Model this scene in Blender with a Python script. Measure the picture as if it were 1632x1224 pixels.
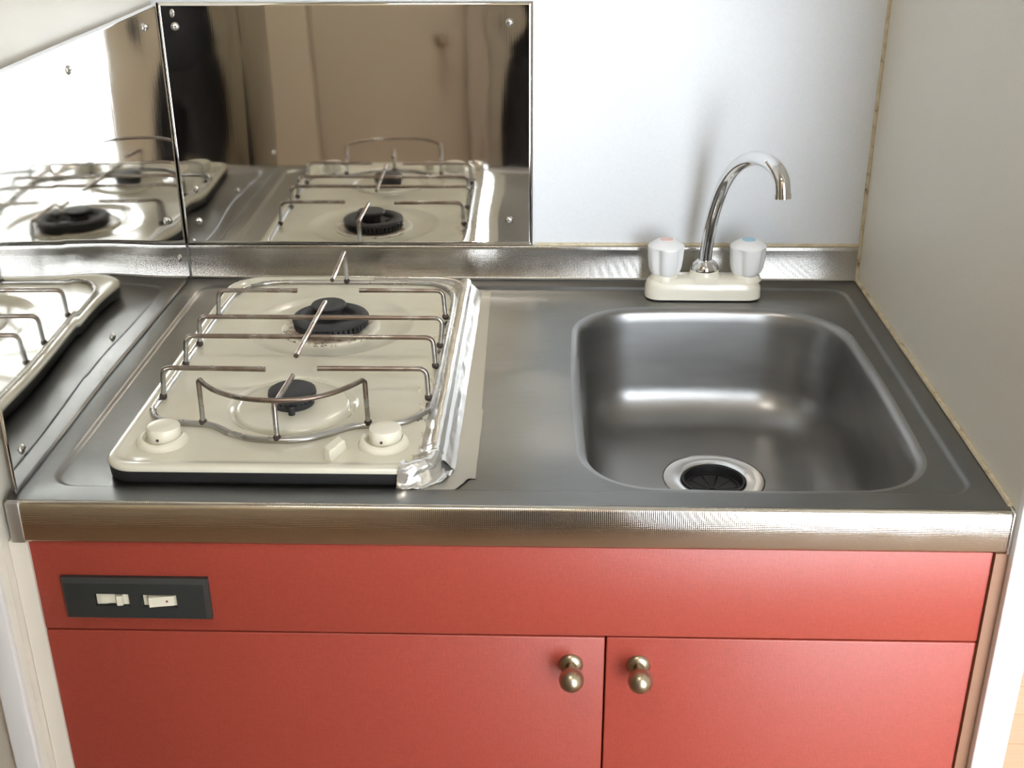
import bpy, bmesh, math, random
from mathutils import Vector, Matrix, noise
from mathutils.geometry import delaunay_2d_cdt
PI = math.pi
SC = bpy.context.scene
for o in list(bpy.data.objects): bpy.data.objects.remove(o, do_unlink=True)
CT = 0.85                      # height of the counter top above the floor
random.seed(7)

# ------------------------------------------------------------------ camera
cam_data = bpy.data.cameras.new('camera')
cam = bpy.data.objects.new('camera', cam_data)
SC.collection.objects.link(cam); SC.camera = cam
YAW, PITCH, ROLL = 0.0323, -0.4324, -0.0056
fw = Vector((-math.cos(PITCH)*math.sin(YAW), math.cos(PITCH)*math.cos(YAW), math.sin(PITCH)))
rt = Vector((math.cos(YAW), math.sin(YAW), 0)); up = rt.cross(fw)
r2 = rt*math.cos(ROLL)+up*math.sin(ROLL); u2 = -rt*math.sin(ROLL)+up*math.cos(ROLL)
cm = Matrix((r2, u2, -fw)).transposed().to_4x4()
cm.translation = Vector((0.4865, -0.9121, CT+0.5423))
cam.matrix_world = cm
cam_data.sensor_fit = 'HORIZONTAL'; cam_data.sensor_width = 36.0
cam_data.lens = 1895.4/1632*36.0
cam_data.clip_start = 0.02

# ------------------------------------------------------------------ view, world, daylight
SC.view_settings.view_transform = 'Standard'
SC.view_settings.look = 'None'
SC.view_settings.gamma = 1.0
SC.view_settings.use_curve_mapping = False
SC.view_settings.exposure = 0.0
world = bpy.data.worlds.new('daylight'); SC.world = world
world.use_nodes = True
wb = world.node_tree.nodes['Background']
wb.inputs['Color'].default_value = (0.86, 0.93, 1.0, 1)
wb.inputs['Strength'].default_value = 14.5
WX0, WX1, WZ0, WZ1, YF = 0.85, 2.30, 0.06, 2.05, -1.45     # balcony window in the wall behind the photographer
pl = bpy.data.lights.new('window_portal', 'AREA'); pl.shape = 'RECTANGLE'
pl.size = WX1-WX0; pl.size_y = WZ1-WZ0; pl.cycles.is_portal = True
po = bpy.data.objects.new('window_portal', pl); SC.collection.objects.link(po)
po.location = ((WX0+WX1)/2, YF-0.08, (WZ0+WZ1)/2); po.rotation_euler = (PI/2, 0, 0)   # faces into the room
po.rotation_euler = (-PI/2, 0, 0)
# warm fill lamp added out of view to brighten the closet doors
al = bpy.data.lights.new('fill_light', 'AREA'); al.shape = 'DISK'; al.size = 0.28
al.energy = 9; al.color = (1.0, 0.93, 0.82)
ao = bpy.data.objects.new('fill_light', al); SC.collection.objects.link(ao)
ao.location = (0.20, -0.95, 2.30)

# ------------------------------------------------------------------ materials
def mat(name, col, rough=0.5, metal=0.0, coat=0.0, spec=0.5, coat_rough=0.05):
    m = bpy.data.materials.new(name); m.use_nodes = True
    b = m.node_tree.nodes['Principled BSDF']
    b.inputs['Base Color'].default_value = (*col, 1); b.inputs['Roughness'].default_value = rough
    b.inputs['Metallic'].default_value = metal; b.inputs['Coat Weight'].default_value = coat
    b.inputs['Coat Roughness'].default_value = coat_rough
    b.inputs['Specular IOR Level'].default_value = spec
    return m
class NT:
    def __init__(s, m): s.m = m; s.t = m.node_tree; s.b = s.t.nodes['Principled BSDF']
    def n(s, typ, **kw):
        x = s.t.nodes.new(typ)
        for k, v in kw.items():
            if k.startswith('_'): setattr(x, k[1:], v)
            else: x.inputs[k.replace('__', ' ')].default_value = v
        return x
    def l(s, a, b): s.t.links.new(a, b)
    def coords(s, scale=(1, 1, 1)):
        g = s.n('ShaderNodeNewGeometry'); mp = s.n('ShaderNodeMapping'); mp.inputs['Scale'].default_value = scale
        s.l(g.outputs['Position'], mp.inputs['Vector']); return mp.outputs['Vector']
    def noise(s, scale=(1, 1, 1), Scale=10, Detail=3, Roughness=.5):
        x = s.n('ShaderNodeTexNoise', Scale=Scale, Detail=Detail, Roughness=Roughness)
        s.l(s.coords(scale), x.inputs['Vector']); return x.outputs['Fac']
    def ramp(s, fac, stops):
        r = s.n('ShaderNodeValToRGB'); e = r.color_ramp.elements
        while len(e) < len(stops): e.new(0.5)
        for i, (p, c) in enumerate(stops):
            e[i].position = p; e[i].color = (*c, 1) if len(c) == 3 else c
        s.l(fac, r.inputs['Fac']); return r.outputs['Color']
    def maprange(s, fac, a, b, c, d):
        r = s.n('ShaderNodeMapRange'); r.inputs[1].default_value = a; r.inputs[2].default_value = b
        r.inputs[3].default_value = c; r.inputs[4].default_value = d
        s.l(fac, r.inputs[0]); return r.outputs[0]
    def bump(s, fac, strength, dist, prev=None):
        x = s.n('ShaderNodeBump', Strength=strength, Distance=dist); s.l(fac, x.inputs['Height'])
        if prev: s.l(prev, x.inputs['Normal'])
        s.l(x.outputs['Normal'], s.b.inputs['Normal']); return x.outputs['Normal']
    def math(s, op, a, b=None):
        x = s.n('ShaderNodeMath', _operation=op)
        for i, v in enumerate((a, b)):
            if v is None: continue
            if isinstance(v, (int, float)): x.inputs[i].default_value = v
            else: s.l(v, x.inputs[i])
        return x.outputs[0]
    def mix(s, fac, a, b):
        x = s.n('ShaderNodeMix', _data_type='RGBA')
        if isinstance(fac, (int, float)): x.inputs[0].default_value = fac
        else: s.l(fac, x.inputs[0])
        for i, v in ((6, a), (7, b)):
            if isinstance(v, tuple): x.inputs[i].default_value = (*v, 1)
            else: s.l(v, x.inputs[i])
        return x.outputs[2]

M = {}
# counter steel: satin, brushed along x, scuffed
m = M['steel'] = mat('satin_stainless', (0.47, 0.465, 0.46), 0.34, 1.0); t = NT(m)
br = t.noise((6, 260, 260), 6, 3); sc = t.noise((1, 1, 1), 9, 5, .6)
t.l(t.ramp(sc, [(0.3, (0.195, 0.194, 0.19)), (0.7, (0.245, 0.243, 0.238))]), t.b.inputs['Base Color'])
rg = t.math('ADD', t.maprange(br, .3, .7, -.04, .05), t.maprange(sc, .3, .7, .31, .42)); t.l(rg, t.b.inputs['Roughness'])
t.b.inputs['Anisotropic'].default_value = 0.3
# bowl steel: a little smoother with long horizontal scuffs
m = M['bowl'] = mat('bowl_stainless', (0.46, 0.45, 0.44), 0.30, 1.0); t = NT(m)
sc = t.noise((2, 2, 7), 4, 2, .5)
t.l(t.ramp(sc, [(0.3, (0.30, 0.298, 0.295)), (0.7, (0.38, 0.375, 0.365))]), t.b.inputs['Base Color'])
t.b.inputs['Roughness'].default_value = .36
# embossed steel of apron and upstand
def embossed(name, col):
    m = mat(name, col, 0.17, 1.0); t = NT(m)
    g = t.n('ShaderNodeNewGeometry'); sp = t.n('ShaderNodeSeparateXYZ'); t.l(g.outputs['Position'], sp.inputs[0])
    K = 2*PI/0.0036
    a = t.math('MULTIPLY', t.math('ADD', sp.outputs[0], sp.outputs[2]), K); b = t.math('MULTIPLY', t.math('SUBTRACT', sp.outputs[0], sp.outputs[2]), K)
    h = t.math('MULTIPLY', t.math('SINE', a), t.math('SINE', b))
    n1 = t.bump(h, 0.15, 0.0003)
    sc = t.noise((1, 1, 1.5), 14, 4, .6)
    t.l(t.maprange(sc, .35, .7, .09, .18), t.b.inputs['Roughness'])
    return m
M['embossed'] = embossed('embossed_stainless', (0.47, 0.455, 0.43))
M['apron'] = embossed('embossed_apron_floor_lit', (0.70, 0.66, 0.59))  # paler, warmer copy; the bright floor's reflection is put into this colour
# polished steel wall sheets
def mirror(name, ax):
    m = mat(name, (0.74, 0.72, 0.68), 0.035, 1.0); t = NT(m)
    br = t.noise((200, 200, 2.5), 4, 2)
    t.bump(br, 0.02, 0.0002)
    sm = t.noise((1, 1, 1), 7, 4, .6); t.l(t.maprange(sm, .35, .75, .02, .06), t.b.inputs['Roughness'])
    return m
M['mirror'] = mirror('polished_stainless', 0)
M['screw'] = mat('screw_metal', (0.55, 0.52, 0.48), 0.3, 1.0)
M['dark_slot'] = mat('dark_slot', (0.03, 0.03, 0.03), 0.7)
# enamel
m = M['enamel'] = mat('cream_enamel', (0.77, 0.73, 0.60), 0.18, 0, 0.4); t = NT(m)
sc = t.noise((1, 1, 1), 12, 4); t.l(t.ramp(sc, [(0.3, (0.68, 0.645, 0.525)), (0.7, (0.73, 0.70, 0.58))]), t.b.inputs['Base Color'])
# stained tray round the rear burner
m = M['tray'] = mat('stained_enamel', (0.78, 0.74, 0.62), 0.35); t = NT(m)
g = t.n('ShaderNodeNewGeometry'); sp = t.n('ShaderNodeSeparateXYZ'); t.l(g.outputs['Position'], sp.inputs[0])
dx = t.math('SUBTRACT', sp.outputs[0], 0.228); dy = t.math('SUBTRACT', sp.outputs[1], 0.400)
rr_ = t.math('SQRT', t.math('ADD', t.math('MULTIPLY', dx, dx), t.math('MULTIPLY', dy, dy)))
n1 = t.noise((1, 1, 1), 190, 3, .7); n2 = t.noise((1, 1, 1), 38, 4, .6)
spots = t.ramp(n1, [(0.54, (0, 0, 0)), (0.59, (1, 1, 1))])
halo = t.math('MULTIPLY', t.maprange(rr_, .060, .044, 0, 1), t.maprange(n2, .38, .52, 0, 1))
c1 = t.mix(t.math('MULTIPLY', halo, .75), (0.78, 0.74, 0.62), (0.42, 0.24, 0.13))
sf = t.math('MULTIPLY', spots, t.maprange(n2, .40, .55, 0, 1))
t.l(t.mix(t.math('MULTIPLY', sf, .9), c1, (0.10, 0.05, 0.03)), t.b.inputs['Base Color'])
M['black'] = mat('black_rubber', (0.018, 0.018, 0.02), 0.45)
m = M['cast'] = mat('black_cast_iron', (0.03, 0.03, 0.032), 0.62); t = NT(m); t.bump(t.noise((1, 1, 1), 900, 2), .3, .0004)
# grate wire: nickel plating browned by heat on the upper bars
m = M['wire'] = mat('plated_wire', (0.36, 0.33, 0.30), 0.28, 1.0); t = NT(m)
nz = t.noise((1, 1, 1), 42, 3)
g = t.n('ShaderNodeNewGeometry'); sp = t.n('ShaderNodeSeparateXYZ'); t.l(g.outputs['Position'], sp.inputs[0])
hf = t.maprange(sp.outputs[2], CT+.040, CT+.048, 0, 1)
fac = t.math('MULTIPLY', hf, t.maprange(nz, .36, .56, .35, .95))
t.l(t.mix(fac, (0.44, 0.43, 0.41), (0.22, 0.165, 0.13)), t.b.inputs['Base Color'])
t.l(t.maprange(nz, .3, .7, .22, .42), t.b.inputs['Roughness'])
M['soot'] = mat('burnt_weld', (0.05, 0.035, 0.03), 0.7)
M['knob'] = mat('cream_plastic', (0.80, 0.76, 0.63), 0.32)
# foil
m = M['foil'] = mat('aluminium_foil', (0.74, 0.73, 0.70), 0.22, 0.85); t = NT(m)
na = t.noise((1, .35, 1), 70, 4, .6); nb = t.noise((1, 1, 1), 220, 2)
p = t.bump(na, .28, .0012); t.bump(nb, .3, .0005, p)
M['foil_flat'] = mat('dull_foil', (0.42, 0.40, 0.345), 0.45, 0.6)
t = NT(M['foil_flat']); t.bump(t.noise((1, .4, 1), 60, 4, .6), .25, .0008)
M['dull_end'] = mat('dull_stainless', (0.55, 0.55, 0.53), 0.4, 0.9)
M['chrome'] = mat('chrome', (0.78, 0.78, 0.78), 0.05, 1.0)
M['flange'] = mat('polished_flange', (0.82, 0.82, 0.82), 0.16, 1.0)
M['faucet_body'] = mat('ivory_plastic', (0.84, 0.80, 0.68), 0.25, 0, .3)
M['handle'] = mat('white_plastic', (0.86, 0.86, 0.86), 0.3, 0, .2)
M['red_mark'] = mat('faded_red', (0.78, 0.58, 0.54), 0.4)
M['blue_mark'] = mat('light_blue', (0.38, 0.62, 0.78), 0.4)
# red laminate
m = M['red'] = mat('red_laminate', (0.42, 0.075, 0.05), 0.36, 0, 0, .6); t = NT(m)
w = t.n('ShaderNodeTexNoise', Scale=4, Detail=2); t.l(t.coords((420, 420, 40)), w.inputs['Vector'])
w2 = t.n('ShaderNodeTexNoise', Scale=4, Detail=2); t.l(t.coords((40, 40, 420)), w2.inputs['Vector'])
s_ = t.math('ADD', w.outputs['Fac'], w2.outputs['Fac'])
t.l(t.ramp(t.math('MULTIPLY', s_, .5), [(0.35, (0.30, 0.045, 0.028)), (0.65, (0.37, 0.060, 0.039))]), t.b.inputs['Base Color'])
t.bump(s_, .18, .0005)
M['brown'] = mat('brown_shade_carcass', (0.25, 0.125, 0.07), 0.5)  # wall shade and red bounce painted into the right strip; also plain carcass brown
m = M['brass'] = mat('aged_brass', (0.42, 0.36, 0.26), 0.33, 1.0)
M['switch_plate'] = mat('charcoal_plastic', (0.028, 0.032, 0.031), 0.38)
M['switch'] = mat('cream_switch', (0.74, 0.70, 0.56), 0.4)
M['dot'] = mat('dark_red_dot', (0.25, 0.05, 0.04), 0.5)
# walls
def wall_mat(name, c, rough, bump, scale):
    m = mat(name, c, rough); t = NT(m)
    n = t.noise((1, 1, 1), scale, 4, .6)
    c2 = tuple(x*.96 for x in c)
    t.l(t.ramp(n, [(0.3, c2), (0.7, c)]), t.b.inputs['Base Color']); t.bump(n, bump, .001); return m
M['laminate'] = wall_mat('white_laminate', (0.77, 0.79, 0.82), 0.38, .04, 300)
M['side_wall'] = wall_mat('beige_laminate', (0.80, 0.76, 0.67), 0.35, .04, 300)
M['wallpaper'] = wall_mat('cream_wallpaper', (0.62, 0.57, 0.48), 0.8, .7, 320)
M['dim_wall'] = wall_mat('low_bounce_wall', (0.22, 0.19, 0.15), 0.7, .1, 80)  # unseen far left wall, darkened to cut bounce light on the cabinet front
M['trim'] = mat('white_trim', (0.84, 0.84, 0.84), 0.35)
M['cream_trim'] = mat('cream_trim', (0.80, 0.75, 0.66), 0.4)
M['ceiling'] = wall_mat('ceiling_white', (0.80, 0.79, 0.76), 0.9, .3, 120)
m = M['floor'] = mat('orange_wood_floor', (0.62, 0.36, 0.16), 0.45); t = NT(m)
bk = t.n('ShaderNodeTexBrick', Scale=1.0); bk.offset = .4; bk.inputs['Brick Width'].default_value = .9; bk.inputs['Row Height'].default_value = .075
bk.inputs['Mortar Size'].default_value = .0012; bk.inputs['Color1'].default_value = (0.33, 0.205, 0.128, 1)
bk.inputs['Color2'].default_value = (0.30, 0.185, 0.112, 1); bk.inputs['Mortar'].default_value = (0.2, 0.1, 0.05, 1)
t.l(t.coords(), bk.inputs['Vector'])
gr = t.noise((2, 60, 2), 3, 4); mx = t.mix(.35, bk.outputs['Color'], t.ramp(gr, [(.3, (.27, .165, .10)), (.7, (.38, .24, .15))]))
t.l(mx, t.b.inputs['Base Color'])
m = M['caulk'] = mat('yellowed_sealant', (0.66, 0.57, 0.40), 0.5); t = NT(m)
n = t.noise((1, 1, 1), 60, 4, .7); t.l(t.ramp(n, [(.30, (.22, .15, .08)), (.42, (.60, .50, .33)), (.7, (.74, .67, .52))]), t.b.inputs['Base Color'])
M['closet'] = wall_mat('beige_door', (0.76, 0.69, 0.54), 0.5, .05, 200)
M['closet_frame'] = wall_mat('pale_door_frame', (0.82, 0.76, 0.62), 0.5, .05, 200)
m = M['glass'] = bpy.data.materials.new('window_glass'); m.use_nodes = True
tt = m.node_tree; tt.nodes.clear(); out = tt.nodes.new('ShaderNodeOutputMaterial'); mxs = tt.nodes.new('ShaderNodeMixShader')
tr = tt.nodes.new('ShaderNodeBsdfTransparent'); gl = tt.nodes.new('ShaderNodeBsdfGlossy'); gl.inputs['Roughness'].default_value = .02
fr = tt.nodes.new('ShaderNodeFresnel'); tt.links.new(fr.outputs[0], mxs.inputs[0]); tt.links.new(tr.outputs[0], mxs.inputs[1])
tt.links.new(gl.outputs[0], mxs.inputs[2]); tt.links.new(mxs.outputs[0], out.inputs[0])
M['navy'] = mat('dark_navy_cloth', (0.018, 0.021, 0.030), 0.9)
M['denim'] = mat('black_cloth', (0.016, 0.018, 0.022), 0.9)
M['skin'] = mat('skin', (0.62, 0.40, 0.29), 0.5); M['hair'] = mat('black_hair', (0.015, 0.012, 0.01), 0.5)
M['sclera'] = mat('eye_white', (0.8, 0.8, 0.78), 0.2); M['iris'] = mat('dark_iris', (0.03, 0.015, 0.01), 0.2)
M['lips'] = mat('lips', (0.50, 0.22, 0.18), 0.5)
M['fill_cover'] = mat('opal_fill_cover', (0.85, 0.84, 0.80), 0.4)
M['dark_body'] = mat('dark_camera_plastic', (0.03, 0.03, 0.03), 0.4)

# ------------------------------------------------------------------ helpers
def wloc(o):
    v = Vector((0, 0, 0))
    while o: v += o.location; o = o.parent
    return v
def tag(o, label=None, cat=None, group=None, kind=None):
    if label: o['label'] = label
    if cat: o['category'] = cat
    if group: o['group'] = group
    if kind: o['kind'] = kind
    return o
def empty(name, loc, label, cat, group=None):
    o = bpy.data.objects.new(name, None); SC.collection.objects.link(o); o.location = loc
    o.empty_display_size = .05
    return tag(o, label, cat, group)
class MB:
    """collects geometry in world coordinates (z relative to the counter top when zc)"""
    def __init__(s): s.v = []; s.f = []
    def add(s, vs, fs):
        k = len(s.v); s.v += [Vector(v) for v in vs]; s.f += [tuple(k+i for i in f) for f in fs]; return s
    def box(s, x0, x1, y0, y1, z0, z1, bev=0.0, seg=3):
        bm = bmesh.new(); bmesh.ops.create_cube(bm, size=1)
        for v in bm.verts: v.co = Vector((x0+(v.co.x+.5)*(x1-x0), y0+(v.co.y+.5)*(y1-y0), z0+(v.co.z+.5)*(z1-z0)))
        if bev: bmesh.ops.bevel(bm, geom=bm.edges[:], offset=bev, segments=seg, profile=.5, affect='EDGES')
        bm.verts.index_update()
        s.add([v.co.copy() for v in bm.verts], [[v.index for v in f.verts] for f in bm.faces]); bm.free(); return s
    def loft(s, rings, cap0=True, cap1=True, closed=True):
        n = len(rings[0]); vs = [p for r in rings for p in r]; fs = []
        for i in range(len(rings)-1):
            for j in range(n if closed else n-1):
                a = i*n+j; b = i*n+(j+1) % n; fs.append((a, b, b+n, a+n))
        if cap0: fs.append(tuple(reversed(range(n))))
        if cap1: fs.append(tuple((len(rings)-1)*n+j for j in range(n)))
        return s.add(vs, fs)
    def lathe(s, c, prof, axis='z', n=40, cap=True, mod=None):
        """prof: (radius, height) list; axis z or -y"""
        rings = []
        for r, h in prof:
            ring = []
            for j in range(n):
                a = 2*PI*j/n; q = r*(mod(a, h) if mod else 1)
                if axis == 'z': p = Vector((c[0]+q*math.cos(a), c[1]+q*math.sin(a), c[2]+h))
                elif axis == '-y': p = Vector((c[0]+q*math.cos(a), c[1]-h, c[2]+q*math.sin(a)))
                elif axis == 'x': p = Vector((c[0]+h, c[1]+q*math.cos(a), c[2]+q*math.sin(a)))
                ring.append(p)
            rings.append(ring)
        return s.loft(rings, cap, cap)
    def tube(s, pts, r, n=12, cap=True, fillet=0, round_end=False):
        pts = [Vector(p) for p in pts]
        if fillet: pts = fil(pts, fillet)
        rads = r if isinstance(r, (list, tuple)) else [r]*len(pts)
        T = [((pts[min(i+1, len(pts)-1)]-pts[max(i-1, 0)]).normalized()) for i in range(len(pts))]
        ref = Vector((0, 0, 1)) if abs(T[0].z) < .9 else Vector((1, 0, 0))
        N = (ref-T[0]*ref.dot(T[0])).normalized(); rings = []
        for i, p in enumerate(pts):
            N = (N-T[i]*N.dot(T[i])).normalized(); B = T[i].cross(N)
            rings.append([p+(N*math.cos(2*PI*j/n)+B*math.sin(2*PI*j/n))*rads[i] for j in range(n)])
        if round_end:
            e = pts[0]-T[0]*rads[0]*.35; rings.insert(0, [e+(q-pts[0])*.75 for q in rings[0]])
            e = pts[-1]+T[-1]*rads[-1]*.35; rings.append([e+(q-pts[-1])*.75 for q in rings[-1]])
        return s.loft(rings, cap, cap)
    def ctube(s, pts, r, n=12):
        pts = [Vector(p) for p in pts]; k = len(pts)
        rings = []
        for i, p in enumerate(pts):
            T = (pts[(i+1) % k]-pts[i-1]).normalized(); N = Vector((0, 0, 1)); N = (N-T*N.dot(T)).normalized(); B = T.cross(N)
            rings.append([p+(N*math.cos(2*PI*j/n)+B*math.sin(2*PI*j/n))*r for j in range(n)])
        rings.append(rings[0]); return s.loft(rings, False, False)
    def region(s, outer, holes, zf):
        """flat area between closed 2-D loops, height zf(x,y)"""
        loops = [outer]+holes; vs = []; es = []
        for L in loops:
            k = len(vs); vs += [Vector((p[0], p[1])) for p in L]; es += [(k+i, k+(i+1) % len(L)) for i in range(len(L))]
        ov, oe, of, *_ = delaunay_2d_cdt(vs, es, [], 0, 1e-7)
        keep = []
        for f in of:
            c = sum((ov[i] for i in f), Vector((0, 0)))/len(f)
            if inside(c, outer) and not any(inside(c, h) for h in holes): keep.append(tuple(f))
        return s.add([(p.x, p.y, zf(p.x, p.y)) for p in ov], keep)
    def build(s, name, m, parent=None, smooth=32, origin=None):
        me = bpy.data.meshes.new(name); zc = Vector((0, 0, 0))
        if parent: off = wloc(parent)
        elif origin: off = Vector(origin)
        else:
            xs = [v.x for v in s.v]; ys = [v.y for v in s.v]; off = Vector(((min(xs)+max(xs))/2, (min(ys)+max(ys))/2, min(v.z for v in s.v)))
        bm = bmesh.new(); vv = [bm.verts.new(v-off) for v in s.v]
        for f in s.f:
            try: bm.faces.new([vv[i] for i in f])
            except ValueError: pass
        bmesh.ops.remove_doubles(bm, verts=bm.verts[:], dist=2e-6)
        bmesh.ops.recalc_face_normals(bm, faces=bm.faces[:])
        if smooth:
            for f in bm.faces: f.smooth = True
            for e in bm.edges:
                if len(e.link_faces) == 2 and e.calc_face_angle(0) > math.radians(smooth): e.smooth = False
        bm.to_mesh(me); bm.free(); me.materials.append(m)
        o = bpy.data.objects.new(name, me); SC.collection.objects.link(o)
        if parent: o.parent = parent
        else: o.location = off
        return o
def fil(pts, r, seg=6):
    out = [pts[0]]
    for i in range(1, len(pts)-1):
        a, b, c = pts[i-1], pts[i], pts[i+1]
        u = (a-b); v = (c-b); ang = u.angle(v, PI)
        if ang > PI-.05: out.append(b); continue
        d = min(r/math.tan(ang/2), u.length*.48, v.length*.48)
        p0 = b+u.normalized()*d; p1 = b+v.normalized()*d
        for k in range(seg+1):
            t = k/seg; out.append(p0*(1-t)**2+b*2*t*(1-t)+p1*t*t)
    out.append(pts[-1]); return out
def cr(pts, seg=8, closed=False):
    """Catmull-Rom through points"""
    P = [Vector(p) for p in pts]; n = len(P); out = []
    for i in range(n if closed else n-1):
        if closed: a, b, c, d = P[i-1], P[i], P[(i+1) % n], P[(i+2) % n]
        else: a, b, c, d = P[max(i-1, 0)], P[i], P[i+1], P[min(i+2, n-1)]
        for k in range(seg):
            t = k/seg
            out.append(.5*((2*b)+(c-a)*t+(2*a-5*b+4*c-d)*t*t+(3*b-a-3*c+d)*t**3))
    if not closed: out.append(P[-1])
    return out
def inside(p, L):
    c = False; n = len(L)
    for i in range(n):
        x0, y0 = L[i][0], L[i][1]; x1, y1 = L[i-1][0], L[i-1][1]
        if (y0 > p[1]) != (y1 > p[1]) and p[0] < (x1-x0)*(p[1]-y0)/(y1-y0)+x0: c = not c
    return c
def rr(x0, x1, y0, y1, r, n=10, ins=0.0, bulge=0.0):
    """rounded rectangle, r one value or (front-left, front-right, back-right, back-left)"""
    R = r if isinstance(r, tuple) else (r,)*4
    x0 += ins; x1 -= ins; y0 += ins; y1 -= ins; out = []
    R = [max(q-ins, 0.002) for q in R]
    arcs = []
    for (cx, cy, q, a0) in ((x0+R[0], y0+R[0], R[0], PI), (x1-R[1], y0+R[1], R[1], 1.5*PI), (x1-R[2], y1-R[2], R[2], 0), (x0+R[3], y1-R[3], R[3], .5*PI)):
        arcs.append([(cx+q*math.cos(a0+(PI/2)*k/n), cy+q*math.sin(a0+(PI/2)*k/n)) for k in range(n+1)])
    for i in range(4):
        out += arcs[i]; p, q = arcs[i][-1], arcs[(i+1) % 4][0]
        nx_, ny_ = ((0, -1), (1, 0), (0, 1), (-1, 0))[i]
        out += [(p[0]+(q[0]-p[0])*t+nx_*bulge*4*t*(1-t), p[1]+(q[1]-p[1])*t+ny_*bulge*4*t*(1-t)) for t in (.1, .2, .3, .4, .5, .6, .7, .8, .9)]
    return out
def circ(cx, cy, r, n=48): return [(cx+r*math.cos(2*PI*i/n), cy+r*math.sin(2*PI*i/n)) for i in range(n)]
def z3(L, z): return [Vector((p[0], p[1], z)) for p in L]
def copyobj(o, parent=None):
    c = o.copy(); SC.collection.objects.link(c)
    if parent: c.parent = parent
    return c
def structure(o): o['kind'] = 'structure'; return o

# ------------------------------------------------------------------ the room
D = 0.605; DB = 1.80; H = 2.40; RX0, RX1 = -1.50, 2.70
structure(MB().box(RX0, RX1, YF-.1, DB+.1, -.05, 0).build('floor', M['floor']))
structure(MB().box(RX0, RX1, YF-.1, DB+.1, H, H+.05).build('ceiling', M['ceiling']))
structure(MB().box(RX0, .931, D, D+.1, 0, H).build('wall_back', M['laminate']))
structure(MB().box(.931, RX1, DB, DB+.1, 0, H).build('wall_far_back', M['wallpaper']))
structure(MB().box(.900, .931, -.001, D, 0, H).build('wall_right', M['side_wall']))
tp = [(.9000, -.0010), (.9000, -.0085), (.9008, -.0096), (.9045, -.0100), (.9058, -.0092), (.9064, -.0030), (.9100, -.0020), (.9108, -.0080), (.9120, -.0090), (.9290, -.0090), (.9310, -.0070), (.9310, -.0010)]
structure(MB().loft([[Vector((x, y, z)) for x, y in tp] for z in (0, H)]).build('trim_1', M['trim']))
structure(MB().box(-.030, -.006, -.010, D, 0, H).build('wall_left', M['cream_trim']))
structure(MB().box(-.036, -.012, -.018, -.010, 0, H, .002).build('trim_2', M['trim']))
structure(MB().box(RX0, -.030, .0, .10, 0, H).build('wall_alcove', M['wallpaper']))
structure(MB().box(RX0-.1, RX0, YF-.1, D+.1, 0, H).build('wall_far_left', M['dim_wall']))
structure(MB().box(RX1, RX1+.1, YF-.1, DB+.1, 0, H).build('wall_far_right', M['wallpaper']))
w = MB(); w.box(RX0, WX0, YF-.1, YF, 0, H); w.box(WX1, RX1, YF-.1, YF, 0, H); w.box(WX0, WX1, YF-.1, YF, WZ1, H); w.box(WX0, WX1, YF-.1, YF, 0, WZ0)
structure(w.build('wall_front', M['closet_frame']))
w = MB(); fw_ = .04
for (a, b, c, d) in ((WX0, WX0+fw_, WZ0, WZ1), (WX1-fw_, WX1, WZ0, WZ1), (WX0, WX1, WZ0, WZ0+fw_), (WX0, WX1, WZ1-fw_, WZ1), (1.54, 1.58, WZ0, WZ1)):
    w.box(a, b, YF-.07, YF-.03, c, d, .004)
win = structure(w.build('window_1', M['trim']))
g = MB().box(WX0+.01, WX1-.01, YF-.052, YF-.048, WZ0+.01, WZ1-.01).build('glass_pane', M['glass'], win)
# closet doors across the passage, seen only in the polished wall sheet
def closet_door(n, x0, x1, kx):
    d = structure(MB().box(x0, x1, YF, YF+.03, .03, 2.0, .003).build('door_%d' % n, M['closet']))
    kb = MB().lathe((kx, YF+.03, CT+.018), [(.010, 0), (.008, -.012), (.018, -.022), (.022, -.034), (.018, -.046), (.008, -.051)], '-y', 24)
    kb.build('door_knob', M['brass'], d)
closet_door(1, -.172, .276, .213); closet_door(2, -.63, -.178, -.55)
structure(MB().box(  .284, .345, YF, YF+.045, 0, 2.06, .004).build('trim_3', M['closet_frame']))
structure(MB().box(.44, .48, YF, YF+.04, 0, 2.06, .004).build('trim_4', M['closet_frame']))
structure(MB().box(-.70, -.638, YF, YF+.045, 0, 2.06, .004).build('trim_5', M['closet_frame']))
# sealant along the steel
s = MB(); s.tube([(.8985, .012, CT+.001), (.8985, .2, CT+.0015), (.8985, .4, CT+.001), (.8985, .597, CT+.0015)], .0032, 8)
s.tube([(.8985, .6005, CT), (.8985, .6005, CT+.046), (.8985, .604, CT+.12), (.8985, .604, CT+.5)], .0026, 8)
s.tube([(.469, .6035, CT+.0475), (.68, .6035, CT+.0478), (.897, .6035, CT+.0475)], .0026, 8)
structure(s.build('trim_6', M['caulk']))

# ------------------------------------------------------------------ counter with sink
def zc(z): return CT+z
sink = empty('sink_counter', (.45, .30, CT-.16), 'long satin stainless steel counter with a square sink bowl pressed into its right half', 'sink counter')
REC = -.003
A0 = rr(.024, .877, .030, .572, .028); 
steps = [(0, 0), (.0015, -.0003), (.003, -.0011), (.0045, -.0021), (.006, -.0027), (.0075, REC)]
SNK = (.522, .846, .045, .499); SR = (.070, .072, .098, .082)
S0 = rr(*SNK, SR, 14, ins=-.006, bulge=.003)
w = MB(); w.region([(0, .005), (.9, .005), (.9, .600), (0, .600)], [A0], lambda x, y: CT)
w.loft([z3(rr(.024, .877, .030, .572, .028, ins=i), zc(z)) for i, z in steps], False, False)
B0 = rr(.024, .877, .030, .572, .028, ins=.0075)
w.region(B0, [S0], lambda x, y: zc(REC))
w.build('worktop', M['steel'], sink)
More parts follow.
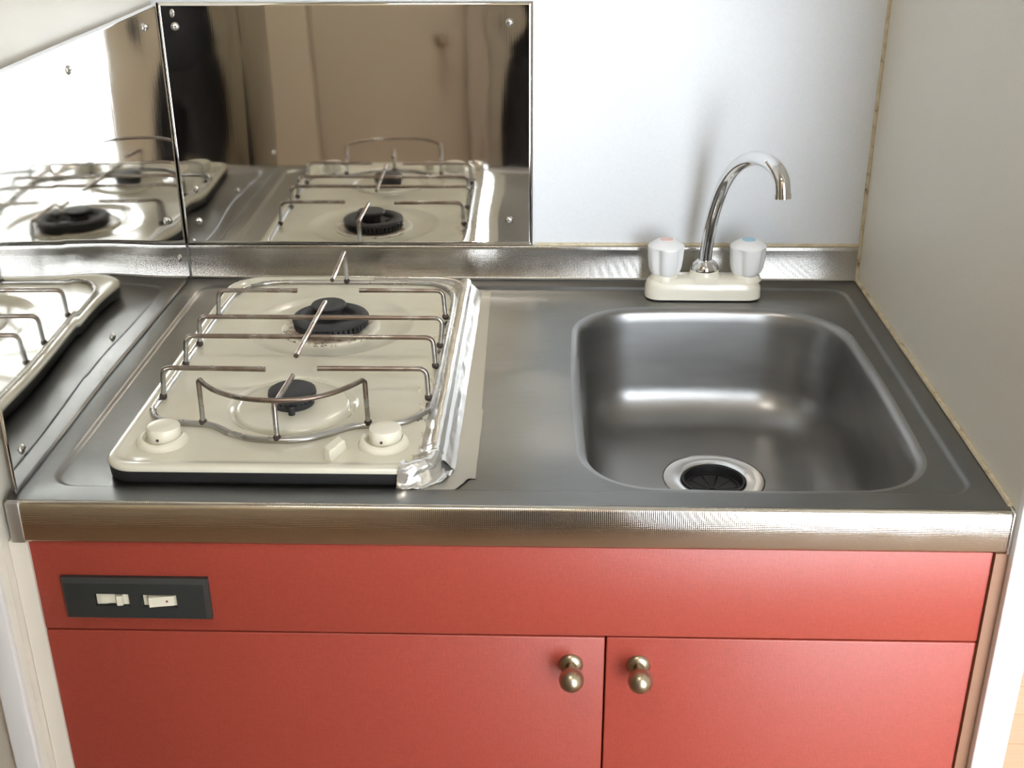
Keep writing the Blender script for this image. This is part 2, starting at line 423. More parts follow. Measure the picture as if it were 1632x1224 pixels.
# bowl
DC = (.684, .322)
rings = []
prof = [(-.006, REC), (-.003, REC-.0003), (0, REC-.0014), (.0025, REC-.0036), (.0042, REC-.007)]
for i in range(1, 9): prof.append((.0042+.010*i/8, REC-.007-.085*i/8))
r_ = .050
for i in range(1, 11):
    a = PI/2*i/10; prof.append((.0142+r_*(1-math.cos(a)), -.095-r_*math.sin(a)))
for ins, z in prof: rings.append(z3(rr(*SNK, SR, 14, ins=ins, bulge=.003), zc(z)))
last = rings[-1]
N = len(last)
def on_circle(r, z):
    out = []
    for p in last:
        a = math.atan2(p.y-DC[1], p.x-DC[0]); out.append(Vector((DC[0]+r*math.cos(a), DC[1]+r*math.sin(a), z)))
    return out
end = on_circle(.0605, zc(-.1485))
for i in range(1, 7):
    t_ = i/6; rings.append([p.lerp(q, t_) for p, q in zip(last, end)])
    for v, p, q in zip(rings[-1], last, end): v.z = zc(-.145-.0035*t_)
rings.append(on_circle(.0600, zc(-.151)))
w = MB().loft(rings, False, False); w.build('sink_bowl', M['bowl'], sink, smooth=60)
# upstand
pf = [(.596, 0), (.5985, .0008), (.600, .003), (.6005, .040), (.6006, .0445), (.6015, .046), (.6045, .0463)]
w = MB().loft([[Vector((x, y, zc(z))) for y, z in pf] for x in (0.0042, .3, .6, .8985)], False, False, closed=False)
w.build('upstand', M['embossed'], sink, smooth=60)
pf = [(.0065, 0), (.004, -.0004), (.0018, -.0016), (.0006, -.0036), (0, -.006), (-.0002, -.039), (.0008, -.0415), (.003, -.042), (.0155, -.042)]
pf = [(y, z) for y, z in pf]
w = MB().loft([[Vector((x, y, zc(z))) for y, z in pf] for x in (.0, .004, .3, .6, .893, .897)], False, False, closed=False)
w.build('front_apron', M['apron'], sink, smooth=60)
MB().box(.8965, .8995, -.0012, .012, zc(-.0425), zc(.0002), .0008).build('end_cap', M['flange'], sink)
MB().box(-.0005, .0118, -.0010, .010, zc(-.0422), zc(-.0006), .0006).build('end_cap', M['dull_end'], sink)
# drain
dr = MB().lathe((*DC, zc(-.1505)), [(.0595, .0005), (.0585, .0022), (.050, .0030), (.0415, .0024), (.0385, .0005), (.0375, -.006), (.0375, -.03)], n=64, cap=False).build('drain_flange', M['flange'], sink)
MB().lathe((*DC, zc(-.1505)), [(.0376, .001), (.0365, .0018), (.0345, .0010), (.0335, -.002), (.0325, -.008), (.0300, -.0085), (.0300, -.016)], n=64, cap=False).build('rubber_ring', M['black'], dr)
w = MB()
for k in range(10):
    a0 = 2*PI*k/10+.05; a1 = 2*PI*(k+1)/10-.01
    def P(r, a, z): return Vector((DC[0]+r*math.cos(a), DC[1]+r*math.sin(a), zc(z)))
    top = [P(.004, a0, -.1640)]+[P(.0302, a0+(a1-a0)*j/6, -.1605) for j in range(7)]+[P(.004, a1, -.1640)]
    bot = [p-Vector((0, 0, .0015)) for p in top]
    w.loft([bot, top])
w.build('splash_guard', M['cast'], dr)
MB().lathe((*DC, zc(-.20)), [(.0374, 0), (.0374, .03)], n=40).build('drain_well', M['dark_slot'], dr)

# ------------------------------------------------------------------ faucet
fc = empty('faucet', (.687, .547, zc(-.003)), 'ivory two-handle mixer tap with a tall curved chrome spout behind the sink bowl', 'faucet')
def pill(hx, hy, z, r): return z3(rr(.687-hx, .687+hx, .547-hy, .547+hy, r, 8), zc(z))
w = MB(); w.loft([pill(.0745, .0225, -.001, .019), pill(.0745, .0225, .003, .019), pill(.074, .022, .012, .019), pill(.0715, .0205, .019, .018), pill(.067, .0175, .0235, .016), pill(.060, .012, .0255, .011)])
w.lathe((.688, .547, zc(0)), [(.0245, .022), (.021, .026), (.0185, .030), (.018, .034)], n=32)
for x in (.6375, .7420): w.lathe((x, .547, zc(0)), [(.020, .021), (.0175, .026), (.0165, .029)], n=32)
w.build('faucet_body', M['faucet_body'], fc, smooth=50)
sp_pts = cr([(.688, .547, zc(.036)), (.6885, .547, zc(.055)), (.691, .5455, zc(.085)), (.695, .540, zc(.115)), (.702, .523, zc(.152)), (.712, .490, zc(.184)), (.7255, .450, zc(.2025)), (.738, .414, zc(.2045)), (.7455, .393, zc(.1935)), (.7475, .3875, zc(.176))], 6)
w = MB().tube(sp_pts, [.0082+.0006*i/len(sp_pts) for i in range(len(sp_pts))], 24)
w.build('spout', M['chrome'], fc, smooth=50)
w = MB().tube([(.7474, .3878, zc(.178)), (.7478, .3868, zc(.1725))], .0095, 24); w.build('spout_tip', M['chrome'], fc, smooth=40)
MB().lathe((.688, .547, zc(.030)), [(.0165, 0), (.0178, .003), (.0175, .008), (.015, .0125), (.011, .0155), (.0095, .017)], n=32).build('collar', M['chrome'], fc, smooth=50)
for x, mk_, nm in ((.6375, 'red_mark', 'hot'), (.7420, 'blue_mark', 'cold')):
    def flute(a, h):
        k = 4; d = ((a-math.radians(238)) % (2*PI/k)); d = min(d, 2*PI/k-d)
        return 1-.20*math.exp(-(d/.26)**2)*(1 if h < .0365 else .35)
    def flute0(a, h): return flute(a, h)
    w = MB().lathe((x, .547, zc(.0275)), [(.0150, 0), (.0178, .0015), (.0200, .005), (.0214, .010), (.0226, .020), (.0234, .035), (.0234, .0375), (.0222, .0395), (.0150, .0440), (.0080, .0462)], n=96, mod=flute)
    hd = w.build('handle', M['handle'], fc, smooth=55)
    hd['label'] = 'white fluted handle with a %s cap' % ('faded red' if nm == 'hot' else 'light blue')
    MB().lathe((x, .547, zc(.0275)), [(.0088, .0455), (.0080, .0468), (.004, .0474)], n=32).build('cap_mark', M[mk_], hd)

# ------------------------------------------------------------------ cooktop
ck = empty('gas_cooktop', (.229, .30, zc(REC)), 'cream enamel two-burner gas cooktop with a black base on the left of the counter', 'cooktop')
CX0, CX1, CY0, CY1 = .0735, .3855, .0400, .5620
RC = (.030, .032, .045, .045)
PT = .0130
MB().loft([z3(rr(CX0, CX1, CY0, CY1, RC, 10, ins=i), zc(z)) for i, z in ((.0030, REC), (.0012, -.0012), (.0006, .0030), (.0006, .0100), (.003, .0112))], True, False).build('base_tray', M['black'], ck, smooth=50)
FB = (.227, .178); RB = (.228, .401)
w = MB()
w.loft([z3(rr(CX0, CX1, CY0, CY1, RC, 10, ins=i), zc(z)) for i, z in ((.004, .0104), (0, .0104), (-.0004, .0122), (.0004, .0145), (.0024, .0157), (.0055, .0162), (.0090, .0157), (.0130, .0143), (.0165, .0134), (.0200, PT))], False, False)
outer = rr(CX0, CX1, CY0, CY1, RC, 10, ins=.0200)
w.region(outer, [circ(*FB, .068), circ(*RB, .100)], lambda x, y: zc(PT))
def crings(c, pr): w.loft([z3(circ(*c, r, 48), zc(PT+z)) for r, z in pr], False, True)
crings(FB, [(.068, 0), (.066, -.0005), (.063, -.0030), (.0605, -.0052), (.0592, -.0056), (.0584, -.0050), (.0576, -.0010), (.0562, .0008), (.0535, .0014), (.020, .0014)])
crings(RB, [(.100, 0), (.096, -.0006), (.088, -.0028), (.080, -.0042), (.060, -.0050), (.02, -.0050)])
w.build('top_plate', M['enamel'], ck, smooth=40)
w = MB().lathe((.228, .401, zc(PT-.0050)), [(.0585, 0), (.0585, .0018), (.0570, .0027), (.052, .0022), (.044, .0008), (.02, .0008)], n=64); w.build('drip_tray', M['tray'], ck, smooth=50)
# rear burner
bc = (.228, .403)
b_ = MB().lathe((*bc, zc(.0085)), [(.040, 0), (.041, .003), (.0415, .005)], n=48)
for k in range(44):
    a = 2*PI*k/44; q = []
    for (r, da) in ((.038, -.045), (.0443, -.045), (.0443, .045), (.038, .045)): q.append((bc[0]+r*math.cos(a+da), bc[1]+r*math.sin(a+da)))
    b_.loft([z3(q, zc(.0125)), z3(q, zc(.0195))])
b_.lathe((*bc, zc(.0190)), [(.041, -.001), (.0452, .0006), (.0456, .0026), (.0440, .0046), (.038, .0058), (.031, .0052), (.0290, .0035), (.027, -.005), (.018, -.006)], n=64)
br_ = b_.build('rear_burner', M['cast'], ck, smooth=45)
MB().lathe((bc[0]-.0025, bc[1]+.006, zc(.0195)), [(.014, -.006), (.015, .009), (.0200, .0125), (.0212, .0150), (.0195, .0170), (.010, .0176)], n=48).build('burner_cap', M['cast'], br_, smooth=45)
MB().tube([(bc[0]+.019, bc[1]+.004, zc(.0190)), (bc[0]+.034, bc[1]+.004, zc(.0205))], .0040, 12).build('flame_bridge', M['cast'], br_, smooth=45)
# front burner
fc_ = (.2265, .180)
b_ = MB().lathe((*fc_, zc(PT+.0009)), [(.0215, 0), (.0225, .007), (.0205, .008)], n=48)
for k in range(28):
    a = 2*PI*k/28; q = [(fc_[0]+r*math.cos(a+da), fc_[1]+r*math.sin(a+da)) for r, da in ((.019, -.06), (.0232, -.06), (.0232, .06), (.019, .06))]
    b_.loft([z3(q, zc(.0195)), z3(q, zc(.0230))])
bf = b_.build('front_burner', M['cast'], ck, smooth=45)
MB().lathe((*fc_, zc(.0225)), [(.020, -.0005), (.0240, .0006), (.0248, .0030), (.0240, .0072), (.0215, .0088), (.010, .0092)], n=48).build('burner_cap', M['cast'], bf, smooth=45)
MB().lathe((fc_[0]+.004, fc_[1]-.0265, zc(PT+.0009)), [(.0034, 0), (.0034, .008), (.002, .0095)], n=14).build('igniter_pin', M['cast'], bf)
# knobs
for x in (.119, .3325):
    y = .0965
    w = MB(); n = 40; ra = []
    for j in range(n+1):
        a = math.radians(115+310*j/n); e = min(1, min(j, n-j)/6)*(.72+.28*abs(math.cos(a)))
        base = [(.0174, 0), (.0174, .0050*e+.0003), (.0188, .0072*e+.0005), (.0212, .0066*e+.0005), (.0232, .0040*e+.0004), (.0246, .0006), (.0246, 0)]
        ra.append([Vector((x-.002+r*math.cos(a)*1.0, y-.001+r*math.sin(a), zc(PT-.0002)+h)) for r, h in base])
    w.loft(ra, True, True, closed=True)
    kr = w.build('knob_guard', M['knob'], ck, smooth=50)
    k_ = MB().lathe((x, y, zc(PT+.0002)), [(.0155, 0), (.0157, .002), (.0157, .0150), (.0150, .0168), (.0125, .0176), (.006, .0178)], n=48).build('control_knob', M['knob'], ck, smooth=50)
    MB().lathe((x-.002, y-.0155, zc(PT+.0085)), [(.0014, -.0005), (.0014, .0006)], '-y', n=14).build('pointer_mark', M['soot'], k_)
# lever: slanted parallelogram block
w = MB(); rings = []
base = [(.2795, .0600), (.2870, .0580), (.2965, .0850), (.2885, .0870)]
top_ = [(.2775, .0700), (.2845, .0580), (.2955, .0840), (.2885, .0960)]
cx_ = .2865; cy_ = .0745
for f, zz, s_ in ((0, PT-.0004, 1), (.85, PT+.0085, 1), (1, PT+.0100, .84)):
    r = []
    for (a, b) in zip(base, top_):
        x = a[0]*(1-f)+b[0]*f; y = a[1]*(1-f)+b[1]*f
        r.append(Vector((cx_+(x-cx_)*s_, cy_+(y-cy_)*s_, zc(zz))))
    rings.append(r)
w.loft(rings); lv = w.build('igniter_lever', M['knob'], ck, smooth=20)
md = lv.modifiers.new('b', 'BEVEL'); md.width = .0009; md.segments = 2
w = MB()
for k in range(7): w.box(.2785+.0048*k, .2815+.0048*k, .508, .512, zc(PT+.0001), zc(PT+.0002))
w.build('worn_print', M['foil_flat'], ck)

# ------------------------------------------------------------------ wire pan support
gt = empty('pan_support', (.229, .30, zc(PT)), 'plated steel wire pan support spanning both burners of the cooktop', 'pan support')
ZF, ZT, WR = zc(.0155), zc(.0505), .0027
loop = [(.0870, .32), (.0870, .178), (.0895, .156), (.098, .140), (.112, .132), (.130, .130), (.153, .127), (.165, .1205), (.181, .108), (.203, .0985), (.2285, .0950), (.254, .0985), (.272, .1085), (.290, .122), (.303, .1285), (.3225, .1310), (.346, .138), (.3620, .157), (.3690, .182), (.3700, .32), (.3690, .470), (.3630, .505), (.3460, .5290), (.318, .538), (.232, .539), (.145, .538), (.113, .5290), (.0950, .505), (.0880, .470)]
w = MB().ctube(cr([(x, y, ZF) for x, y in loop], 6, True), WR+.0005, 12); w.build('frame_wire', M['wire'], gt, smooth=60)
xl, xr = .0905, .3650
def bar(pts, welds, nm='support_bar', r=WR, flt=.009):
    o = MB().tube([Vector(p) for p in pts], r, 12, fillet=flt, round_end=False).build(nm, M['wire'], gt, smooth=60)
    for (x, y) in (welds or ()):
        MB().lathe((x, y, ZF), [(.0022, -.001), (.0038, .0008), (.0040, .0034), (.0029, .0056)], n=12).build('weld', M['soot'], o, smooth=50)
    return o
bar([(xl, .413, ZF), (xl+.003, .413, ZT), (.188, .414, ZT)], [(xl, .413)])
bar([(xr-.001, .415, ZF), (xr-.003, .416, ZT), (.262, .416, ZT)], [(xr-.001, .415)])
bar([(xl, .327, ZF), (xl+.003, .328, ZT), (xr+.004, .328, ZT), (xr, .327, ZF)], [(xl, .327), (xr, .327)])
bar([(xl, .270, ZF), (xl+.004, .271, ZT), (xr-.002, .271, ZT), (xr, .270, ZF)], [(xl, .270), (xr, .270)])
bar([(xl, .187, ZF), (xl+.004, .186, ZT), (.200, .184, ZT)], [(xl, .187)])
bar([(xr, .189, ZF), (xr-.001, .188, ZT), (.253, .187, ZT)], [(xr, .189)])
bar([(.2300, .366, ZT+.0040), (.2270, .210, ZT+.0040)], None, 'cross_bar')
bar([(.2260, .538, ZF), (.2255, .536, ZT+.008), (.2265, .437, ZT+.005)], [(.2260, .538)], 'rear_finger', flt=.005)
bar([(.2280, .0955, ZF), (.2275, .0985, ZT+.001), (.2330, .160, ZT+.004)], [(.2280, .0955)], 'front_finger', flt=.004)
ZA = zc(.0675)
arc = cr([(.1525, .1200, ZA), (.1610, .1080, ZA), (.1770, .0930, ZA), (.2020, .0800, ZA), (.2310, .0755, ZA), (.2600, .0790, ZA), (.2830, .0910, ZA), (.3000, .1090, ZA), (.3090, .1220, ZA)], 5)
bar([(.1475, .1285, ZF), (.1500, .1225, ZA-.003)]+arc+[(.3110, .1245, ZA-.003), (.3110, .1300, ZF)], [(.1475, .1285), (.3110, .1300)], 'ring_arc', r=.0025, flt=.002)

# ------------------------------------------------------------------ aluminium tape over the right edge of the cooktop
def nz3(x, y, z): return noise.noise(Vector((x, y, z)))
t_root = empty('foil_tape', (.395, .29, zc(REC)), 'long crinkled strip of aluminium foil tape sealing the right edge of the cooktop', 'foil tape')
def sweep(path, prof, amp, seed, m, name, parent, inner=None):
    """path: list of (point2d, outward normal2d, s in 0..1, inner limit); prof: (outward offset, height)"""
    fine = []
    for i in range(len(prof)-1):
        a, b = prof[i], prof[i+1]; k = max(1, int(math.hypot(a[0]-b[0], a[1]-b[1])/.0016))
        for j in range(k): fine.append((a[0]+(b[0]-a[0])*j/k, a[1]+(b[1]-a[1])*j/k))
    fine.append(prof[-1]); rings = []
    for (p, n_, dmin, dmax, am) in path:
        ring = []
        for d, z in fine:
            d = min(max(d, dmin), dmax)
            x, y = p[0]+n_[0]*d, p[1]+n_[1]*d
            k = amp*am*max(0, nz3(x*110+seed, y*45, z*120)+.30)+amp*am*.5*abs(nz3(x*300, y*150+seed, 3))
            x += nz3(y*60, z*200, seed)*amp*.8*am; y += nz3(x*90, z*200, seed+5)*amp*.8*am
            ring.append(Vector((x, y, zc(z)+k)))
        rings.append(ring)
    return MB().loft(rings, False, False, closed=False).build(name, m, parent, smooth=60)
prof = [(-.0340, .0124), (-.0190, .0128), (-.0130, .0146), (-.0085, .0171), (-.0055, .0175), (-.0022, .0170), (.0002, .0148), (.0012, .0112), (.0032, .0080), (.0050, .0078), (.0075, .0050), (.0110, .0008), (.0150, -.0022)]
path = []
for j in range(121):
    y = .5520-(.5520-.072)*j/120; path.append(((CX1, y), (1, 0), -.034, .015, .7))
sweep(path, prof, .0008, 2, M['foil'], 'edge_strip', t_root)
w = MB(); rings = []
for j in range(91):
    y = .5570-(.5570-.056)*j/90; xe = .4120+.0065*min(1, (.557-y)/.35)+(.002 if y < .205 else 0)
    ring = []
    for i in range(9):
        x = .3985+(xe-.3985)*i/8; ring.append(Vector((x+nz3(y*40, 1, 2)*.0003, y, zc(-.0024)+.0003*max(0, nz3(x*160, y*60, 7)+.2))))
    rings.append(ring)
w.loft(rings, False, False, closed=False); w.build('counter_strip', M['foil_flat'], t_root, smooth=60)
w = MB(); rings = []
for i in range(51):
    x = .260+(.3855-.260)*i/50; ring = []
    for (d, z) in ((-.0200, .0124), (-.0130, .0146), (-.0085, .0171), (-.0055, .0175), (-.0022, .0170), (.0002, .0145), (.0012, .0080), (.003, -.0020), (.0080, -.0024)):
        cx, cy, r = CX1-.045, CY1-.045, .045
        if x > cx: yy = cy+math.sqrt(max(0, (r+d)**2-(x-cx)**2)) if r+d > 0 else cy
        else: yy = CY1+d
        ring.append(Vector((x, max(yy, .500), zc(z)+.0005*abs(nz3(x*120, yy*90, 2)))))
    rings.append(ring)
w.loft(rings, False, False, closed=False); w.build('rear_strip', M['foil'], t_root, smooth=60)
# folded piece over the front corner
fold = empty('foil_tape', (.385, .05, zc(REC)), 'short crumpled piece of aluminium foil tape folded over the front right corner of the cooktop', 'foil tape')
path = []
for j in range(8):
    y = .088-(.088-(CY0+.032))*j/8; path.append(((CX1+.0004, y), (1, 0), -.020, .0125, 1.0))
for j in range(25):
    a = -math.pi/2*j/24; path.append(((CX1-.032+.0324*math.cos(a), CY0+.032+.0324*math.sin(a)), (math.cos(a), math.sin(a)), -.026+.012*j/24, .0130-.0055*j/24, 1.6))
path.append(((.3525, CY0-.0004), (-.12, -1), -.0135, .0070, 1.2)); path.append(((.3505, CY0-.0004), (-.2, -1), -.0130, .0060, .8))
prof2 = [(-.0260, .0129), (-.0190, .0132), (-.0130, .0152), (-.0085, .0178), (-.0055, .0182), (-.0022, .0177), (.0008, .0150), (.0018, .0090), (.0040, .0030), (.0075, -.0010), (.0130, -.0016)]
sweep(path, prof2, .0024, 9, M['foil'], 'corner_fold', fold)
w = MB(); n = 14; vs = []; fs = []
out4 = [(.372, .0340), (.400, .0290), (.418, .0620), (.392, .0640)]
for i in range(n+1):
    for j in range(n+1):
        u, v = i/n, j/n; p = Vector(out4[0])*(1-u)*(1-v)+Vector(out4[1])*u*(1-v)+Vector(out4[2])*u*v+Vector(out4[3])*(1-u)*v
        k = .0012 if min(u, 1-u, v, 1-v) == 0 else .0003
        vs.append(Vector((p.x+nz3(p.x*200, p.y*200, 1)*k, p.y+nz3(p.x*200, p.y*200, 5)*k, zc(-.0018)+.0005*max(0, nz3(p.x*150, p.y*150, 3)))))
for i in range(n):
    for j in range(n): a = i*(n+1)+j; fs.append((a, a+n+1, a+n+2, a+1))
w.add(vs, fs); w.build('loose_flap', M['foil_flat'], fold, smooth=60)

# ------------------------------------------------------------------ polished wall sheets
def screw(parent, c, axis):
    s_ = MB().lathe(c, [(.0052, -.0006), (.0052, .0002), (.0042, .0014), (.0020, .0022), (.0006, .0024)], axis, 20).build('screw', M['screw'], parent, smooth=60)
    if axis == 'x': MB().box(c[0]+.0019, c[0]+.0026, c[1]-.0030, c[1]+.0030, c[2]-.0005, c[2]+.0005).build('slot', M['dark_slot'], s_)
    else: MB().box(c[0]-.0030, c[0]+.0030, c[1]-.0026, c[1]-.0019, c[2]-.0005, c[2]+.0005).build('slot', M['dark_slot'], s_)
BS = [(.022, .329), (.437, .333), (.435, .081), (.023, .079), (.112, .176)]
ph = empty('splash_panel', (.233, .602, zc(.046)), 'square polished steel splash sheet screwed to the back wall behind the cooktop', 'splash panel')
def back_y(x, z):
    d = 0
    for sx, sz in BS[:4]:
        q = (x-sx)**2+(z-sz)**2; d += .0003*math.exp(-q/.0007)
    d += -.0003*math.sin(PI*x/.466)*math.sin(PI*(z-.046)/.312)
    d += .00005*math.sin(x*38+z*6)*math.sin(z*11+1)
    d += .0002*max(0, (x-.40)/.066)**2*math.cos((z-.2)*14)
    return .6010+.0065*(x-.233)+d
nx, nz = 90, 64; rings = []
for i in range(nx+1):
    x = .0015+(.466-.0015)*i/nx; rings.append([Vector((x, back_y(x, .047+(.358-.047)*j/nz), zc(.047+(.358-.047)*j/nz))) for j in range(nz+1)])
w = MB().loft(rings, False, False, closed=False)
sh = w.build('steel_sheet', M['mirror'], ph, smooth=80)
md = sh.modifiers.new('s', 'SOLIDIFY'); md.thickness = .0005; md.offset = 0
for x, z in BS[:4]: screw(ph, (x, back_y(x, z)-.0004, zc(z)), '-y')
LS = [(.293, .330), (.539, .336), (.526, .101), (.301, .036), (.040, .033), (.564, .039), (.06, .33)]
pq = empty('splash_panel', (.002, .31, CT), 'slightly buckled polished steel splash sheet on the left wall beside the cooktop', 'splash panel')
def left_x(y, z):
    b = .0030*(1-((y-.012)/.2)) if y < .212 else 0
    bow = -.0014*math.sin(PI*min(1, max(0, (y-.05)/.53)))**2*math.exp(-z/.14)
    bow += .0005*math.sin(PI*(y-.01)/.59)*math.sin(PI*min(1, z/.36))
    for sy, sz in LS: bow -= .0006*math.exp(-((y-sy)**2+(z-sz)**2)/.0045)
    return .0030+b+bow
ny, nz = 110, 70; rings = []
for i in range(ny+1):
    y = .012+(.5995-.012)*i/ny; rings.append([Vector((left_x(y, .0008+.357*j/nz), y, zc(.0008+.357*j/nz))) for j in range(nz+1)])
sh = MB().loft(rings, False, False, closed=False).build('steel_sheet', M['mirror'], pq, smooth=80)
md = sh.modifiers.new('s', 'SOLIDIFY'); md.thickness = .0005; md.offset = 0
for y, z in LS: screw(pq, (left_x(y, z)+.0004, y, zc(z)), 'x')

# ------------------------------------------------------------------ cabinet
cb = empty('sink_cabinet', (.45, .29, 0), 'red laminate base cabinet with two doors under the steel counter', 'cabinet')
MB().box(.012, .888, .004, .022, zc(-.1408), zc(-.0422), .0012).build('fascia', M['red'], cb)
for x0, x1, kx in ((.012, .5430, .5115), (.5446, .888, .5755)):
    d = MB().box(x0, x1, .004, .022, .09, zc(-.1424), .0014).build('door', M['red'], cb)
    MB().lathe((kx, .004, zc(-.173)), [(.0112, -.0005), (.0112, .0020), (.0085, .0040), (.0055, .0050), (.0052, .0120), (.0080, .0150), (.0108, .0190), (.0118, .0240), (.0108, .0290), (.0078, .0330), (.0035, .0352)], '-y', 36).build('knob', M['brass'], d, smooth=60)
MB().box(-.0055, .0118, .002, .56, 0, zc(-.0425)).build('side_strip', M['cream_trim'], cb)
MB().box(.8885, .8996, .0005, .56, 0, zc(-.0425)).build('side_strip', M['brown'], cb)  # brown stands in for the wall face in shade and red bounce
w = MB(); w.box(.012, .8885, .552, .56, .08, zc(-.20)); w.box(.012, .8885, .024, .552, .08, .095); w.box(.012, .8885, .06, .075, 0, .08)
w.build('carcass', M['brown'], cb)
# switch plate
sw = empty('switch_plate', (.1055, .004, zc(-.124)), 'charcoal switch plate with two small cream switches on the red cabinet front', 'switch plate')
X0, X1, Z0, Z1 = .0370, .1745, -.1245, -.0795
wins = [(.0680, .1005, -.1085, -.0945), (.1120, .1450, -.1090, -.0950)]
def yz(L, y): return [Vector((p[0], y, zc(p[1]))) for p in L]
w = MB()
R0 = lambda i: [(X0+i, Z0+i), (X1-i, Z0+i), (X1-i, Z1-i), (X0+i, Z1-i)]
w.loft([yz(R0(0), .0042), yz(R0(0), .0000), yz(R0(.0035), -.0045)], False, False)
tmp = MB(); tmp.region(R0(.0035), [[(a, c), (b, c), (b, d), (a, d)] for a, b, c, d in wins], lambda x, y: 0)
w.add([Vector((v.x, -.0045, zc(v.y))) for v in tmp.v], tmp.f)
for a, b, c, d in wins: L = [(a, c), (b, c), (b, d), (a, d)]; w.loft([yz(L, -.0045), yz(L, .0030)], False, True)
w.build('cover_plate', M['switch_plate'], sw, smooth=15)
for k, (a, b, c, d) in enumerate(wins):
    g_ = .0006
    fr_ = MB().box(a+g_, b-g_, -.0015, .0029, zc(c+g_), zc(d-g_), .0005)
    s1 = fr_.build('switch_frame', M['switch'], sw)
    w = MB()
    if k == 0:
        pr = [(a+.005, -.0014), (a+.005, -.0022), (a+.018, -.0012), (a+.021, -.0058), (a+.026, -.0052), (a+.0265, -.0014)]
    else:
        pr = [(a+.0065, -.0014), (a+.0075, -.0072), (a+.0150, -.0058), (a+.0300, -.0034), (a+.0305, -.0014)]
    w.loft([[Vector((x, y, zc(c+.0018))) for x, y in pr], [Vector((x, y, zc(d-.0018))) for x, y in pr]])
    rk = w.build('rocker', M['switch'], s1, smooth=10)
    if k == 1: MB().lathe((a+.0235, -.0044, zc((c+d)/2)), [(.0011, -.0006), (.0011, .0003)], '-y', 12).build('red_dot', M['dot'], rk)

# ------------------------------------------------------------------ round fill lamp added out of view over the passage
lp = empty('fill_lamp', (.20, -.95, 2.31), 'round opal fill lamp, added unseen over the passage to brighten the closet doors', 'ceiling lamp')
MB().lathe((.20, -.95, 2.33), [(.16, .07), (.165, .05), (.165, .03), (.16, .015)], n=40).build('fill_lamp_base', M['fill_cover'], lp)

# ------------------------------------------------------------------ the photographer, reflected in the sheets
pr_ = empty('person', (.50, -1.20, 0), 'person in dark clothes holding a small camera, mirrored in the polished splash sheets', 'person')
def skin_mesh(name, pts, edges, m, parent, sub=2):
    off = wloc(parent); me = bpy.data.meshes.new(name)
    me.from_pydata([Vector(p[:3])-off for p in pts], edges, []); me.materials.append(m)
    o = bpy.data.objects.new(name, me); SC.collection.objects.link(o); o.parent = parent
    sk = o.modifiers.new('skin', 'SKIN'); sk.use_smooth_shade = True
    for i, v in enumerate(me.skin_vertices[0].data):
        r = pts[i][3]; v.radius = r if isinstance(r, tuple) else (r, r); v.use_root = (i == 0)
    s_ = o.modifiers.new('sub', 'SUBSURF'); s_.levels = sub; s_.render_levels = sub
    return o
px, py = .515, -1.20
body = [(px, py, .86, (.07, .06)), (px, py, 1.00, (.08, .065)), (px, py, 1.14, (.09, .07)), (px, py, 1.24, (.09, .06)), (px, py, 1.30, .05), (px, py+.015, 1.36, .045), (px, py+.025, 1.42, (.070, .085)), (px, py+.02, 1.49, (.074, .09)), (px, py+.01, 1.55, (.05, .06))]
be = [(i, i+1) for i in range(8)]
def limb(lst, start, chain):
    k = len(lst); lst += chain; e = [(start, k)]+[(k+i, k+i+1) for i in range(len(chain)-1)]; return e
for s_ in (-1, 1):
    be += limb(body, 3, [(px+s_*.15, py, 1.24, .045), (px+s_*.19, py+.03, 1.10, .038), (px+s_*.185, py+.06, 1.05, .034), (px+s_*.12, py+.15, 1.20, .028), (px+s_*.075, py+.215, 1.335, (.022, .018)), (px+s_*.060, py+.240, 1.37, (.026, .017))])
    kh = len(body)-1
    for f in range(4):
        zz = 1.355+.018*f; be += limb(body, kh, [(px+s_*.055-.013, py+.262, zz+.01, .0085), (px+s_*.040-.013, py+.272, zz+.012, .008), (px+s_*.028-.013, py+.268, zz+.010, .007)])
    be += limb(body, kh, [(px+s_*.050-.013, py+.222, 1.365, .010), (px+s_*.030-.013, py+.225, 1.375, .009)])
    be += limb(body, 0, [(px+s_*.055, py, .78, .045), (px+s_*.070, py+.01, .46, .040), (px+s_*.09, py-.01, .28, .045), (px+s_*.09, py-.02, .09, .03), (px+s_*.09, py+.04, .04, (.035, .025)), (px+s_*.095, py+.12, .03, (.035, .02))])
skin_mesh('body', body, be, M['skin'], pr_)
sw_ = [(px, py, 1.02, (.120, .10)), (px, py, .80, (.130, .112)), (px, py, 1.14, (.145, .11)), (px, py, 1.245, (.135, .098)), (px, py+.004, 1.300, (.060, .060))]
se = [(0, 1), (0, 2), (2, 3), (3, 4)]
for s_ in (-1, 1): se += limb(sw_, 3, [(px+s_*.16, py, 1.24, .058), (px+s_*.20, py+.03, 1.10, .052), (px+s_*.195, py+.06, 1.045, .048), (px+s_*.122, py+.15, 1.20, .040), (px+s_*.085, py+.20, 1.31, .034)])
skin_mesh('sweater', sw_, se, M['navy'], pr_)
tw = [(px, py, 1.02, (.095, .085)), (px, py, .84, (.112, .098))]; te = [(0, 1)]
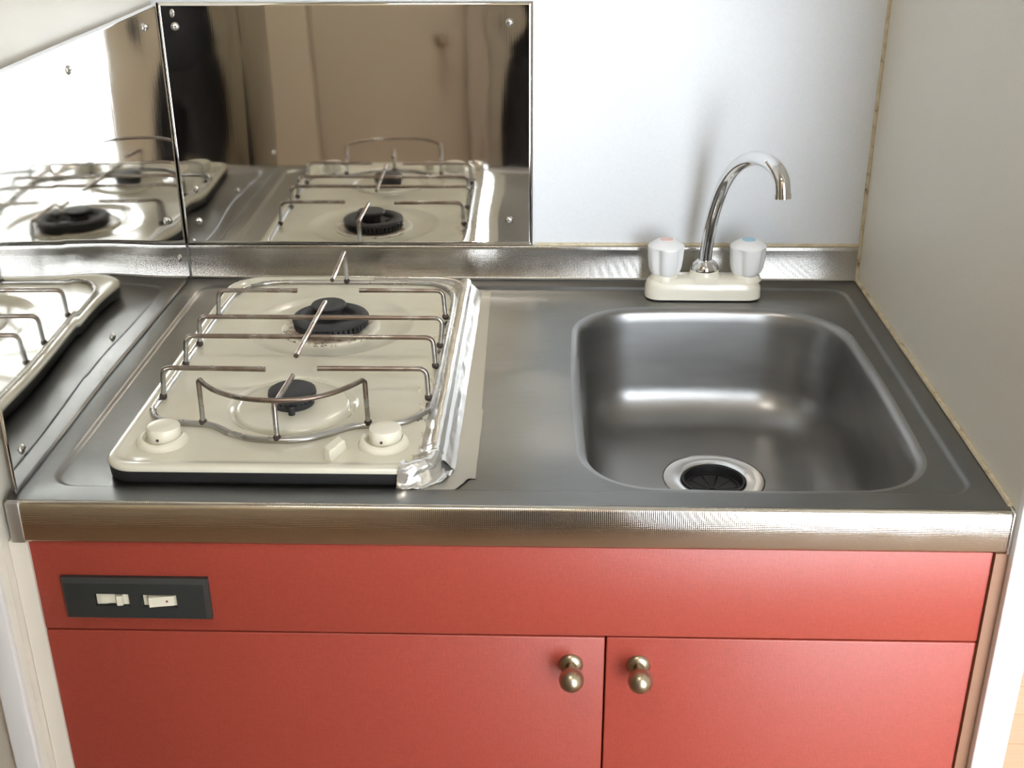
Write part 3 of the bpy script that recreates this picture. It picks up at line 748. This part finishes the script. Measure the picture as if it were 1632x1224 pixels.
for s_ in (-1, 1): te += limb(tw, 1, [(px+s_*.055, py, .75, .074), (px+s_*.070, py+.01, .46, .062), (px+s_*.09, py-.01, .25, .060), (px+s_*.09, py-.02, .08, .055)])
skin_mesh('trousers', tw, te, M['denim'], pr_)
hair = [(px, py-.005, 1.52, (.086, .095)), (px, py+.0, 1.575, (.070, .080)), (px, py-.045, 1.44, (.080, .055)), (px, py-.055, 1.36, (.070, .04))]
skin_mesh('hair', hair, [(0, 1), (0, 2), (2, 3)], M['hair'], pr_)
for s_ in (-1, 1):
    e_ = MB().lathe((px+s_*.030, py+.088, 1.455), [(.001, -.012), (.009, -.008), (.012, 0), (.009, .008), (.001, .012)], '-y', 16).build('eye', M['sclera'], pr_, smooth=60)
    MB().lathe((px+s_*.030, py+.099, 1.455), [(.005, .001), (.005, -.002)], '-y', 14).build('iris', M['iris'], e_)
    MB().tube([(px+s_*.076, py+.01, 1.47), (px+s_*.086, py+.0, 1.455), (px+s_*.080, py+.01, 1.43)], [.007, .010, .006], 10).build('ear', M['skin'], pr_)
    sh_ = MB().loft([z3(rr(px+s_*.092-.045+i, px+s_*.092+.045-i, py-.075+i, py+.165-i, .04, 6), z) for i, z in ((.004, .0), (0, .012), (0, .03), (.012, .06), (.03, .075))])
    sh_.build('shoe', M['black'], pr_, smooth=60)
MB().tube([(px, py+.098, 1.46), (px, py+.112, 1.435), (px, py+.118, 1.42), (px, py+.104, 1.412)], [.006, .009, .012, .008], 12).build('nose', M['skin'], pr_)
MB().tube([(px-.024, py+.092, 1.388), (px, py+.101, 1.389), (px+.024, py+.092, 1.388)], [.003, .007, .003], 10).build('mouth', M['lips'], pr_)
cd = empty('compact_camera', (.4865, -.945, 1.36), 'small dark compact camera held up by the person in dark clothes', 'camera')
MB().box(.440, .532, -.952, -.930, 1.362, 1.420, .004).build('camera_body', M['dark_body'], cd)
MB().lathe((.4865, -.930, 1.392), [(.020, 0), (.019, -.008), (.017, -.009)], '-y', 32).build('lens_barrel', M['screw'], cd)
